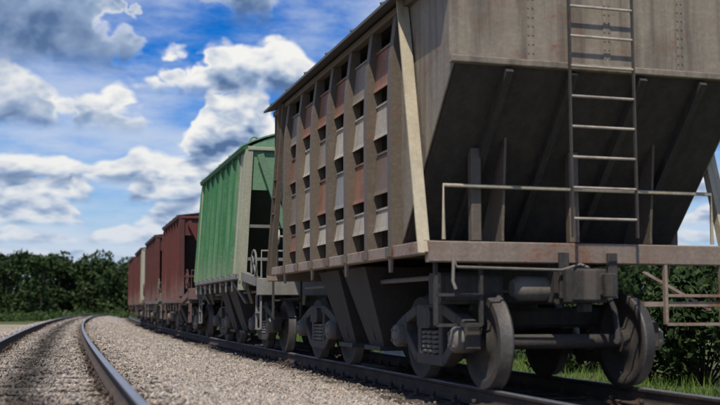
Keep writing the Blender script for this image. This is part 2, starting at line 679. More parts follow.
# stones: deformed icosahedra, joined
def stones():
    ph = (1 + 5 ** .5) / 2
    iv = np.array([(-1, ph, 0), (1, ph, 0), (-1, -ph, 0), (1, -ph, 0), (0, -1, ph), (0, 1, ph), (0, -1, -ph), (0, 1, -ph),
                   (ph, 0, -1), (ph, 0, 1), (-ph, 0, -1), (-ph, 0, 1)], float)
    iv /= np.linalg.norm(iv[0])
    if_ = np.array([(0, 11, 5), (0, 5, 1), (0, 1, 7), (0, 7, 10), (0, 10, 11), (1, 5, 9), (5, 11, 4), (11, 10, 2), (10, 7, 6), (7, 1, 8),
                    (3, 9, 4), (3, 4, 2), (3, 2, 6), (3, 6, 8), (3, 8, 9), (4, 9, 5), (2, 4, 11), (6, 2, 10), (8, 6, 7), (9, 8, 1)])
    ov = np.array([(1, 0, 0), (-1, 0, 0), (0, 1, 0), (0, -1, 0), (0, 0, 1), (0, 0, -1)], float)
    of = np.array([(0, 2, 4), (2, 1, 4), (1, 3, 4), (3, 0, 4), (2, 0, 5), (1, 2, 5), (3, 1, 5), (0, 3, 5)])
    VV, FF, TT, base = [], [], [], 0
    for (y0, y1, dens, smin, smax, tv, tf) in ((5.2, 11, 2100, .009, .027, ov, of), (11, 20, 1250, .010, .028, ov, of), (20, 44, 340, .014, .038, ov, of), (44, 95, 90, .03, .06, ov, of)):
        xa, xb = -2.6, 5.6 + CURV * y1 * y1
        n = int((y1 - y0) * (xb - xa) * dens)
        x = rng.uniform(xa, xb, n)
        y = rng.uniform(y0, y1, n)
        # keep what the frame can see, plus a margin to either side
        az = np.arctan2(x, y) - PSI
        o1 = x - (-0.22 + .0115 * y + CURV * y * y)
        o2 = (5.20 + CURV * y * y) - x
        keep = (np.abs(az) < R(27)) & (o1 > -2.5) & (o2 > -.2)
        keep &= np.abs(np.abs(o1) - .797) > .085
        keep &= np.abs(np.abs(o2) - .797) > .085
        # sleepers stay mostly clear of stones
        sl = np.abs(((y + .27) % .545) - .2725) > .155
        ons = (sl & (np.abs(o1) < 1.33)) | (sl & (np.abs(o2) < 1.33))
        keep &= ~ons | (rng.random(n) < np.where(np.abs(o1) < 1.33, .34, .12))
        x, y, ons = x[keep], y[keep], ons[keep]
        n = len(x)
        sz = smin + (smax - smin) * rng.random(n) ** 1.6
        sc3 = sz[:, None] * rng.uniform(.55, 1.45, (n, 3))
        P = tv[None] * rng.uniform(.6, 1.3, (n, len(tv), 1)) * sc3[:, None, :]
        # random rotation from a random unit quaternion
        q = rng.normal(size=(n, 4))
        q /= np.linalg.norm(q, axis=1)[:, None]
        w_, a_, b_, c_ = q.T
        Rm = np.stack([1 - 2 * (b_ * b_ + c_ * c_), 2 * (a_ * b_ - w_ * c_), 2 * (a_ * c_ + w_ * b_),
                       2 * (a_ * b_ + w_ * c_), 1 - 2 * (a_ * a_ + c_ * c_), 2 * (b_ * c_ - w_ * a_),
                       2 * (a_ * c_ - w_ * b_), 2 * (b_ * c_ + w_ * a_), 1 - 2 * (a_ * a_ + b_ * b_)], 1).reshape(n, 3, 3)
        P = np.einsum('nij,nkj->nki', Rm, P)
        z = surf_z(x, y) + sz * rng.uniform(.1, .7, n) + np.where(ons, .035, 0)
        P += np.stack([x, y, z], 1)[:, None, :]
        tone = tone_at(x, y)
        val = rng.normal(1.0, .22, n).clip(.35, 1.9)
        warm = rng.normal(0, .045, n)
        tone = tone * val[:, None] * np.stack([1 + warm, np.ones(n), 1 - warm], 1)
        VV.append(P.reshape(-1, 3))
        TT.append(np.repeat(tone.clip(.01, .75), len(tv), 0))
        FF.append((tf[None] + (np.arange(n) * len(tv))[:, None, None]).reshape(-1, 3) + base)
        base += n * len(tv)
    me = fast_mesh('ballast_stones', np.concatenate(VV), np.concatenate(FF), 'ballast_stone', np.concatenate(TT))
    tag(put('ballast_stones', me), 'loose pale grey crushed stone ballast over the track bed', 'ballast', kind='stuff')


stones()


# ------------------------------------------------------------------ rails and sleepers
RAIL = [(-.066, -.18), (.066, -.18), (.066, -.170), (.022, -.152), (.010, -.128), (.010, -.05), (.034, -.036), (.036, -.012),
        (.028, -.003), (.010, 0), (-.010, 0), (-.028, -.003), (-.036, -.012), (-.034, -.036), (-.010, -.05), (-.010, -.128), (-.022, -.152), (-.066, -.170)]
TOPF = {8, 9, 10}


def rail(parent, path, head, off, y0, y1, zt):
    m = MB()
    ys = np.concatenate([np.arange(y0, 60, 1.0), np.arange(60, y1, 3.0)])
    k = len(RAIL)
    V, F, mi = [], [], []
    for y in ys:
        x, h = path(y), head(y)
        c, s_ = math.cos(h), math.sin(h)
        for px, pz in RAIL:
            V.append((x + (off + px) * c, y - (off + px) * s_, zt + pz))
    for i in range(len(ys) - 1):
        for j in range(k):
            F.append((i * k + j, i * k + (j + 1) % k, (i + 1) * k + (j + 1) % k, (i + 1) * k + j))
            mi.append(1 if j in (7, 8, 9, 10, 11) else 0)
    o = len(m.v)
    m.v, m.f, m.mi, m.sm = V, F, mi, [False] * len(F)
    return m.build('rail', ['rail_side', 'rail_head'], parent)


def sleeper_mesh():
    m = MB()
    m.cbox(-1.36, 1.36, -.115, .115, -.36, -.205, .012)
    return m.mesh('sleeper', 'wood_sleeper')


def clip_mesh():
    m = MB()
    m.box(-.20, .20, -.075, .075, -.205, -.186)
    for sx in (-1, 1):
        m.prism([(.095 * sx, -.05), (.15 * sx, -.05), (.15 * sx, .05), (.095 * sx, .05)], 'z', -.186, -.160)
        m.lathe_x([(0, .0), (0, .022), (.05, .022), (.05, 0)], (0, 0, 0), 6)
        # stand the bolt upright: rebuild the last ring set about z
        n0 = len(m.v) - 24
        for i in range(n0, len(m.v)):
            x, y, z = m.v[i]
            m.v[i] = (.125 * sx + z, y, -.16 + x)
    return m.mesh('fastening', 'rail_side')


SL, CL = sleeper_mesh(), clip_mesh()


def railway(label, path, head, y0, y1, ys1, zt, clip_to):
    root = empty('railway_track', (0, 0, 0))
    tag(root, label, 'railway track')
    rail(root, path, head, -.797, y0, y1, zt)
    rail(root, path, head, .797, y0, y1, zt)
    k = math.ceil((y0 + .27) / .545)
    while k * .545 - .27 < ys1:
        y = k * .545 - .27
        k += 1
        if y < 3.2:
            continue
        s = put('sleeper', SL, root, (path(y) + random.uniform(-.03, .03), y, zt))
        s.rotation_euler = (0, 0, -head(y) + random.uniform(-.012, .012))
        if y < clip_to:
            for o in (-.797, .797):
                put('fastening', CL, s, (o, 0, 0))
    return root


railway('empty curving railway track with dark oily middle beside the train', own_x, own_h, -3, 190, 75, 0.0, 24)
railway('railway track carrying the freight wagons, its sleepers in their shade', train_x, train_h, -3, 190, 80, TRAIN_Z, 24)


# ------------------------------------------------------------------ bogie (shared meshes)
def wheel_mesh():
    m = MB()
    r = .475
    # hub to tread, outer face on +x
    prof = [(-.09, .0), (-.09, .12), (-.03, .14), (-.015, .34), (-.06, .40), (-.07, .505), (-.04, .505), (-.03, .480), (.065, r), (.065, .40), (.02, .36), (.015, .16), (.07, .13), (.07, .0)]
    mis = [0] * (len(prof) - 1)
    mis[5] = mis[6] = mis[7] = 1
    mis[8] = 0
    m.lathe_x(prof, (0, 0, 0), 36, mis=mis)
    return m.mesh('wheel', ['wheel_steel', 'tread_steel'])


def side_frame_mesh():
    """cast three-piece bogie side frame, built as a closed outline with two window openings"""
    m = MB()
    t0, t1 = -.07, .07

    def seg(pts, w):
        for a, b in zip(pts[:-1], pts[1:]):
            m.bar((0, a[0], a[1]), (0, b[0], b[1]), .13, w, up=(1, 0, 0) if False else (0, 0, 1))
    # arched top chord, bottom chord, columns, journal boxes
    top = [(-1.10, .60), (-.80, .70), (-.42, .80), (.42, .80), (.80, .70), (1.10, .60)]
    bot = [(-.80, .52), (-.42, .26), (.42, .26), (.80, .52)]
    for P, h in ((top, .12), (bot, .12)):
        for a, b in zip(P[:-1], P[1:]):
            m.bar((0, a[0], a[1]), (0, b[0], b[1]), .15, h)
    for y in (-.33, .33):
        m.box(-.07, .07, y - .06, y + .06, .28, .78)
    for y in (-.925, .925):
        m.box(-.085, .085, y - .17, y + .17, .40, .66)
    return m.mesh('side_frame', 'bogie_steel', bevel=.018)


def axle_box_mesh():
    m = MB()
    m.lathe_x([(-.1, .0), (-.1, .135), (.10, .135), (.13, .11), (.135, .0)], (0, 0, 0), 16)
    for k in range(4):
        a = math.pi / 4 + k * math.pi / 2
        m.box(.12, .145, .085 * math.cos(a) - .015, .085 * math.cos(a) + .015, .085 * math.sin(a) - .015, .085 * math.sin(a) + .015)
    return m.mesh('axle_box', 'bogie_dusty')


def spring_mesh():
    m = MB()
    pts = []
    for i in range(5 * 10 + 1):
        a = 2 * math.pi * i / 10
        pts.append((.075 * math.cos(a), .075 * math.sin(a), .30 + .26 * i / 50))
    m.tube(pts, .021, 6)
    return m.mesh('spring', 'bogie_dusty')


def bogie():
    b = empty('bogie')
    W_ = wheel_mesh()
    SF, AB, SP = side_frame_mesh(), axle_box_mesh(), spring_mesh()
    ax = MB()
    ax.lathe_x([(-.9, .0), (-.9, .075), (.9, .075), (.9, .0)], (0, 0, 0), 14)
    AX = ax.mesh('axle', 'wheel_steel')
    for y in (-.925, .925):
        put('axle', AX, b, (0, y, .475))
        for sx in (-1, 1):
            w = put('wheel', W_, b, (sx * .797, y, .475))
            if sx < 0:
                w.rotation_euler = (0, 0, math.pi)
            a = put('axle_box', AB, b, (sx * 1.06, y, .50))
            if sx < 0:
                a.rotation_euler = (0, 0, math.pi)
    for sx in (-1, 1):
        put('side_frame', SF, b, (sx * 1.02, 0, 0))
        for dy in (-.16, 0, .16):
            put('spring', SP, b, (sx * 1.02, dy, .02))
    bo = MB()
    bo.cbox(-1.16, 1.16, -.21, .21, .60, .82, .04)
    bo.lathe_x([(0, .0), (0, .2), (.2, .2), (.2, .0)], (0, 0, 0), 16)
    n0 = len(bo.v) - 64
    for i in range(n0, len(bo.v)):
        x, y, z = bo.v[i]
        bo.v[i] = (y, z, .80 + x)
    bo.build('bolster', 'bogie_steel', b)
    for y in (-.42, .42):
        br = MB()
        br.bar((-.75, y, .42), (.75, y, .42), .07, .09)
        br.box(-.86, -.72, y - .05, y + .05, .28, .58)
        br.box(.72, .86, y - .05, y + .05, .28, .58)
        br.build('brake_beam', 'bogie_steel', b)
    return b


BOGIE0 = bogie()


def coupler_mesh():
    """claw coupler: shank, body, a large and a small tooth with the throat between, lock guard"""
    m = MB()
    m.prism([(-.10, .60), (-.10, .12), (.10, .12), (.10, .60)], 'z', -.10, .10)
    m.prism([(-.16, .16), (-.21, .0), (-.20, -.12), (.19, -.10), (.21, .04), (.15, .16)], 'z', -.17, .17)
    m.prism([(-.21, -.11), (-.20, -.34), (-.12, -.43), (-.05, -.40), (-.075, -.30), (-.03, -.13), (-.03, -.11)], 'z', -.15, .15)
    m.prism([(.10, -.09), (.09, -.24), (.14, -.29), (.21, -.26), (.20, -.09)], 'z', -.12, .12)
    m.box(-.02, .09, -.19, -.10, -.10, .10)
    m.box(-.05, .05, -.05, .10, -.26, -.17)
    return m.mesh('coupler', 'bogie_steel', bevel=.014)


COUP = coupler_mesh()
hose = MB()
hose.tube([(.35, .10, 1.0), (.35, -.06, .96), (.34, -.2, .8), (.30, -.32, .58), (.24, -.42, .48), (.18, -.5, .50)], .028, 8)
HOSE = hose.mesh('brake_hose', 'rubber')


def ring(c, r, rt, plane='x', n=20):
    m = MB()
    pts = []
    for i in range(n):
        a = 2 * math.pi * i / n
        if plane == 'x':
            pts.append((c[0], c[1] + r * math.cos(a), c[2] + r * math.sin(a)))
        else:
            pts.append((c[0] + r * math.cos(a), c[1], c[2] + r * math.sin(a)))
    m.tube(pts, rt, 6, closed=True)
    for i in range(4):
        a = math.pi / 4 + i * math.pi / 2
        d = (0, r * math.cos(a), r * math.sin(a)) if plane == 'x' else (r * math.cos(a), 0, r * math.sin(a))
        m.tube([c, (c[0] + d[0], c[1] + d[1], c[2] + d[2])], rt * .8, 5)
    return m


def under_gear(root, n0, n1, zs, bog, beam_mat, frame_mat):
    """centre sill, draft gear, bogies, chutes, brake gear; frame from y=-n0 to n1, sill underside zs"""
    m = MB()
    m.cbox(-.19, .19, -n0 + .05, n1 - .05, .86, zs + .06, .02)
    m.build('centre_sill', frame_mat, root)
    for y in bog:
        b = copy_tree(BOGIE0, root)
        b.location = (0, y, 0)
    for sgn, n in ((-1, n0), (1, n1)):
        c = put('coupler', COUP, root, (0, sgn * (n + .25), 1.04))
        h = put('brake_hose', HOSE, root, (0, sgn * (n + .02), 0))
        if sgn > 0:
            c.rotation_euler = h.rotation_euler = (0, 0, math.pi)
    # outlet chutes
    for y in (-.62, .62):
        for sx in (-1, 1):
            m = MB()
            T = [(sx * .24, y - .52, zs - .02), (sx * 1.42, y - .52, zs - .02), (sx * 1.42, y + .52, zs - .02), (sx * .24, y + .52, zs - .02)]
            B = [(sx * .62, y - .30, .34), (sx * 1.10, y - .30, .34), (sx * 1.10, y + .30, .34), (sx * .62, y + .30, .34)]
            m.add(T + B, [(0, 1, 2, 3), (7, 6, 5, 4), (0, 4, 5, 1), (1, 5, 6, 2), (2, 6, 7, 3), (3, 7, 4, 0)])
            ch = m.build('outlet_chute', 'shell_steel', root)
            m = MB()
            m.bar((sx * 1.30, y, zs - .2), (sx * 1.12, y, .42), .05, .04)
            m.build('stiffener', 'dark_steel', ch)
            m = MB()
            m.box(min(sx * .55, sx * 1.17), max(sx * .55, sx * 1.17), y - .34, y + .34, .29, .345)
            m.build('gate', frame_mat, ch)
    # air reservoir and brake cylinder with rods
    m = MB()
    m.tube([(-.78, 1.30, 1.02), (-.78, 1.36, 1.02), (-.78, 2.02, 1.02), (-.78, 2.08, 1.02)], [.10, .165, .165, .10], 16)
    m.build('air_reservoir', 'bogie_dusty', root)
    m = MB()
    m.tube([(-.45, -3.0, 1.0), (-.45, 3.0, 1.0)], .022, 6)
    m.tube([(-1.22, -2.9, 1.14), (-1.22, 2.9, 1.14)], .03, 6)
    m.build('brake_pipe', 'bogie_dusty', root)


def ladder(root, x0, x1, y, z0, z1, mat, step=.3, dy=0.0, stile=None):
    l = empty('ladder', (0, 0, 0), 0, root)
    for x in (x0, x1):
        m = MB()
        m.bar((x, y, z0), (x, y + dy, z1), .035, .015)
        m.build('stile', stile or mat, l)
    z = z0 + step * .6
    while z < z1 - .05:
        yy = y + dy * (z - z0) / (z1 - z0)
        m = MB()
        m.tube([(x0, yy, z), (x1, yy, z)], .014, 6)
        m.build('rung', mat, l)
        z += step
    return l


def stirrup(root, x, y, ztop, mat, w=.5, along='y'):
    m = MB()
    h = w / 2
    P = [(-h, 0), (-h, -.62), (h, -.62), (h, 0)]
    Q = [(-h, -.32), (h, -.32)]
    for L in (P, Q):
        pts = [((x, y + a, ztop + b) if along == 'y' else (x + a, y, ztop + b)) for a, b in L]
        for p0, p1 in zip(pts[:-1], pts[1:]):
            m.bar(p0, p1, .05, .03)
    return m.build('step', mat, root)


# ------------------------------------------------------------------ the louvred hopper wagon in front
def slatted_wagon():
    yc = 13.4
    root = empty('hopper_wagon', (train_x(yc), yc, TRAIN_Z), -train_h(yc))
    tag(root, 'large brown slatted hopper wagon with gaps between its side plates and cream corner posts', 'freight wagon',
        'hopper wagons coupled in the train')
    ribs = [-2.67 + .89 * k for k in range(7)]
    ZT = 4.14
    rows = [(3.33, 3.80), (2.76, 3.15), (2.10, 2.58), (1.69, 1.95)]
    choice = ['plate_brown', 'plate_rust', 'plate_pale', 'plate_rust', 'plate_grey', 'plate_pale', 'plate_grey', 'plate_brown', 'plate_blue', 'plate_rust',
              'plate_pale', 'plate_grey']
    look = [['plate_grey', 'plate_rust', 'plate_rust', 'plate_rust', 'plate_grey', 'plate_rust'],
            ['plate_rust', 'plate_pale', 'plate_grey', 'plate_pale', 'plate_pale', 'plate_pale'],
            ['plate_grey', 'plate_pale', 'plate_rust', 'plate_blue', 'plate_rust', 'plate_brown'],
            ['plate_rust', 'plate_pale', 'plate_pale', 'plate_pale', 'plate_pale', 'plate_pale']]
    cache = {}
    for sx in (-1, 1):
        for i in range(6):
            y0, y1 = ribs[i] + .06, ribs[i + 1] - .06
            for j, (z0, z1) in enumerate(rows):
                mname = look[j][5 - i]
                key = (sx, j, mname)
                if key not in cache:
                    m = MB()
                    ly = (y1 - y0) / 2
                    # plate leaning out towards its lower edge, folded lip, flat bar along the bottom
                    xo, xi = 1.512, 1.478
                    m.prism([(z1, sx * xi), (z1, sx * (xi + .012)), (z0 + .05, sx * (xo + .012)), (z0, sx * (xo + .026)), (z0, sx * (xo + .014)), (z0 + .05, sx * xo)], 'y', -ly, ly)
                    m.box(min(sx * (xi - .02), sx * (xi + .03)), max(sx * (xi - .02), sx * (xi + .03)), -ly, ly, z1 - .012, z1 + .012)
                    cache[key] = m.mesh('side_plate', mname)
                p = put('side_plate', cache[key], root, (0, (y0 + y1) / 2, random.uniform(-.012, .012)))
                p.rotation_euler = (random.uniform(-.006, .006), 0, random.uniform(-.012, .012))
        # ribs: deep below, drawn in to nothing under the eave
        m = MB()
        m.prism([(1.37, sx * 1.44), (1.37, sx * 1.60), (3.05, sx * 1.61), (3.55, sx * 1.595), (ZT - .02, sx * 1.53), (ZT - .02, sx * 1.44)], 'y', -.065, .065)
        m.box(min(sx * 1.605, sx * 1.63), max(sx * 1.605, sx * 1.63), -.08, .08, 1.37, 1.47)
        RM = m.mesh('side_rib', 'rib_paint')
        for y in ribs:
            r_ = put('side_rib', RM, root, (0, y, 0))
            r_.rotation_euler = (random.uniform(-.004, .004), 0, 0)
        # hanging brackets
        m = MB()
        m.prism([(-.06, 0), (.06, 0), (.03, -.16), (-.03, -.16)], 'x', sx * 1.56 - .012, sx * 1.56 + .012)
        BM = m.mesh('bracket', 'sill_paint')
        for y in ribs[::2]:
            put('bracket', BM, root, (0, y + .1, 1.365))
        m = MB()
        m.cbox(min(sx * 1.47, sx * 1.597), max(sx * 1.47, sx * 1.597), -3.72, 3.72, 1.355, 1.485, .01)
        m.build('side_sill', 'sill_paint', root)
        m = MB()
        m.cbox(min(sx * 1.46, sx * 1.56), max(sx * 1.46, sx * 1.56), -4.27, 3.80, ZT - .10, ZT - .02, .008)
        m.build('top_rail', 'rib_paint', root)
        for e, L in ((-1, 4.27), (1, 3.80)):
            # plain end sheet following the sloping hopper end
            m = MB()
            P = [(e * 2.69, ZT - .1), (e * L, ZT - .1), (e * L, 3.15), (e * 2.74, 1.50), (e * 2.69, 1.50)]
            m.prism(P, 'x', sx * 1.48, sx * 1.495)
            m.build('end_side_sheet', 'end_sheet', root)
            m = MB()
            a, b = Vector((sx * 1.575, e * 3.70, 1.36)), Vector((sx * 1.545, e * 2.96, ZT - .03))
            m.bar(a, b, .10, .075, up=(sx, 0, 0))
            m.bar(a + Vector((sx * .05, e * .045, 0)), b + Vector((sx * .05, e * .045, 0)), .02, .06, up=(sx, 0, 0))
            pm = m.build('corner_post', 'post_paint' if e < 0 else 'rib_paint', root)
            for z, d in ((2.35, .02), (2.62, .02), (2.9, .02)):
                t = (z - 1.36) / (ZT - 1.39)
                y = e * (3.70 + t * (2.96 - 3.70))
                m = MB()
                m.lathe_x([(0, .0), (0, .025), (.03, .025), (.03, .0)], (0, 0, 0), 8)
                bo = m.build('bolt', 'bogie_steel', pm, (sx * 1.60 if sx > 0 else -1.632, y + e * .02, z))
    # roof
    m = MB()
    prof = []
    for k in range(13):
        x = -1.70 + 3.40 * k / 12
        prof.append((ZT + .30 * (1 - (x / 1.70) ** 2), x))
    top = prof + [(z - .035, x) for z, x in reversed(prof)]
    m.prism(top, 'y', -4.33, 3.86)
    ro = m.build('roof', 'roof_steel', root)
    for k in range(7):
        y = -3.9 + 1.2 * k
        m = MB()
        m.tube([(x, y, z + .012) for z, x in prof], .02, 6)
        m.build('roof_seam', 'roof_steel', ro)
    # hopper shell (inner box), end panels, slope sheets
    m = MB()
    m.prism([(-4.2, ZT - .03), (3.73, ZT - .03), (3.73, 3.19), (2.62, 1.42), (-2.62, 1.42), (-4.2, 3.19)], 'x', -1.16, 1.16)
    m.build('hopper_shell', 'shell_steel', root)
    for e, L in ((-1, 4.28), (1, 3.81)):
        m = MB()
        m.box(-1.53, 1.53, min(e * L, e * (L - .02)), max(e * L, e * (L - .02)), 3.15, ZT - .02)
        ep = m.build('end_panel', 'end_sheet', root)
        m = MB()
        m.cbox(-1.53, 1.53, min(e * (L + .004), e * (L + .055)), max(e * (L + .004), e * (L + .055)), 3.15, 3.22, .01)
        m.build('flange', 'end_sheet', ep)
        for x in (-.76, 0.0, .76):
            m = MB()
            m.box(x - .035, x + .035, min(e * (L + .002), e * (L + .008)), max(e * (L + .002), e * (L + .008)), 3.222, ZT - .03)
            for q in range(9):
                zq = 3.30 + q * .09
                for dx in (-.022, .022):
                    m.box(x + dx - .007, x + dx + .007, min(e * (L + .008), e * (L + .015)), max(e * (L + .008), e * (L + .015)), zq - .007, zq + .007)
            m.build('lap_seam', 'end_sheet', ep)
        # arched gable closing the roof
        m = MB()
        gp = [(ZT - .02, -1.53)] + [(z - .04, x * .9) for z, x in prof] + [(ZT - .02, 1.53)]
        m.prism(gp, 'y', e * (L - .018), e * (L - .002))
        m.build('gable', 'end_sheet', ep)
        m = MB()
        P0, P1 = (e * (L - .01), 3.15), (e * 2.70, 1.44)
        d = Vector((0, P1[0] - P0[0], P1[1] - P0[1]))
        m.prism([P0, P1, (P1[0] - e * .02, P1[1] + .012), (P0[0] - e * .02, P0[1] + .012)], 'x', -1.47, 1.47)
        ss = m.build('slope_sheet', 'slope_steel', root)
        for x in (-.98, -.35, .35, .98):
            m = MB()
            nrm = Vector((0, e * 1.0, -.9)).normalized()
            a = Vector((x, P0[0], P0[1])) + nrm * .045
            b = Vector((x, P1[0], P1[1])) + nrm * .045
            m.bar(a, b, .07, .09, up=nrm)
            m.build('stiffener', 'slope_steel', ss)
        # end framing standing on the platform
        for x in (-.78, .78):
            m = MB()
            m.prism([(e * 3.05, 1.50), (e * 3.62, 1.50), (e * 3.62, 1.60), (e * 3.72, 2.56), (e * 3.62, 2.50)], 'x', x - .012, x + .012)
            m.build('end_gusset', 'rib_paint', root)
        for x in (-1.05, -.05):
            m = MB()
            m.cbox(x - .05, x + .05, e * 3.60 - .05, e * 3.60 + .05, 1.50, 2.44, .01)
            m.build('end_stanchion', 'rib_paint', root)
        # platform and headstock
        n = 3.78 if e < 0 else 4.25
        m = MB()
        m.box(-1.45, 1.45, min(e * 2.7, e * (n - .1)), max(e * 2.7, e * (n - .1)), 1.44, 1.475)
        m.build('platform', 'dark_steel', root)
        m = MB()
        m.cbox(-1.56, 1.56, min(e * (n - .12), e * n), max(e * (n - .12), e * n), 1.27, 1.48, .012)
        hb = m.build('headstock', 'sill_paint', root)
        for x in (-.25, .25):
            m = MB()
            m.cbox(x - .05, x + .05, min(e * (n + .003), e * (n + .05)), max(e * (n + .003), e * (n + .05)), .92, 1.38, .01)
            m.build('draft_lug', 'dark_steel', hb)
        m = MB()
        y = e * (n - .06)
        m.tube([(-1.40, y, 1.5), (-1.40, y, 2.04), (1.40, y, 2.04), (1.40, y, 1.5)], .02, 8)
        m.build('handrail', 'post_paint', root)
        stirrup(root, 1.15, e * (n - .02), 1.27, 'sill_paint', .62, 'x')
        stirrup(root, -1.25, e * (n - .1), 1.27, 'dark_steel', .44, 'x')
        m = MB()
        m.bar((.62, y, 1.20), (1.35, y, .80), .03, .03)
        m.bar((.62, y, .86), (1.46, y, .86), .05, .05)
        m.build('step_brace', 'sill_paint', root)
    for e in (-1, 1):
        for sx in (-1, 1):
            m = MB()
            m.box(min(sx * 1.17, sx * 1.475), max(sx * 1.17, sx * 1.475), e * 2.78 - .01, e * 2.78 + .01, 1.5, ZT - .03)
            m.build('bulkhead', 'shell_steel', root)
    m = MB()
    m.tube([(-1.35, -3.84, 1.30), (-1.33, -3.86, 1.22), (-.30, -3.87, 1.20), (-.12, -3.90, 1.26), (-.10, -4.02, 1.22)], .016, 6)
    m.tube([(-1.35, -3.84, 1.30), (-1.38, -3.90, 1.08), (-1.36, -3.92, 1.0)], .016, 6)
    m.build('release_lever', 'bogie_dusty', root)
    ladder(root, -.42, .22, -4.37, 1.5, 4.1, 'plate_pale', stile='dark_steel')
    under_gear(root, 3.78, 4.25, 1.34, (-2.50, 2.50), 'sill_paint', 'dark_steel')
    # equipment under the near end: brake box, pipes and valve
    m = MB()
    m.cbox(-1.34, -.72, -3.46, -3.10, .86, 1.18, .03)
    m.box(-1.30, -.76, -3.48, -3.46, .90, 1.14)
    m.build('equipment_box', 'bogie_steel', root)
    m = MB()
    m.tube([(-.66, -3.52, 1.02), (-.60, -3.52, 1.02), (-.20, -3.52, 1.02), (-.14, -3.52, 1.02)], [.08, .13, .13, .08], 14)
    m.build('brake_cylinder', 'bogie_dusty', root)
    # body a little wider than its bogies, reaching farther over the far side
    for ch in root.children:
        if not ch.name.startswith(('bogie', 'coupler', 'brake_hose', 'centre_sill', 'outlet_chute')):
            ch.scale.x *= 1.10
            ch.location.x = ch.location.x * 1.10 + .16
    # hand brake wheel on the far platform, round white lamp
    ring((-1.50, 3.95, 1.98), .20, .018).build('hand_brake_wheel', 'white_paint', root)
    m = MB()
    m.lathe_x([(-.05, .0), (-.05, .12), (.03, .15), (.05, .13), (.05, .0)], (-1.46, 3.97, 2.02), 18)
    m.build('round_lamp', 'white_paint', root)
    return root


slatted_wagon()


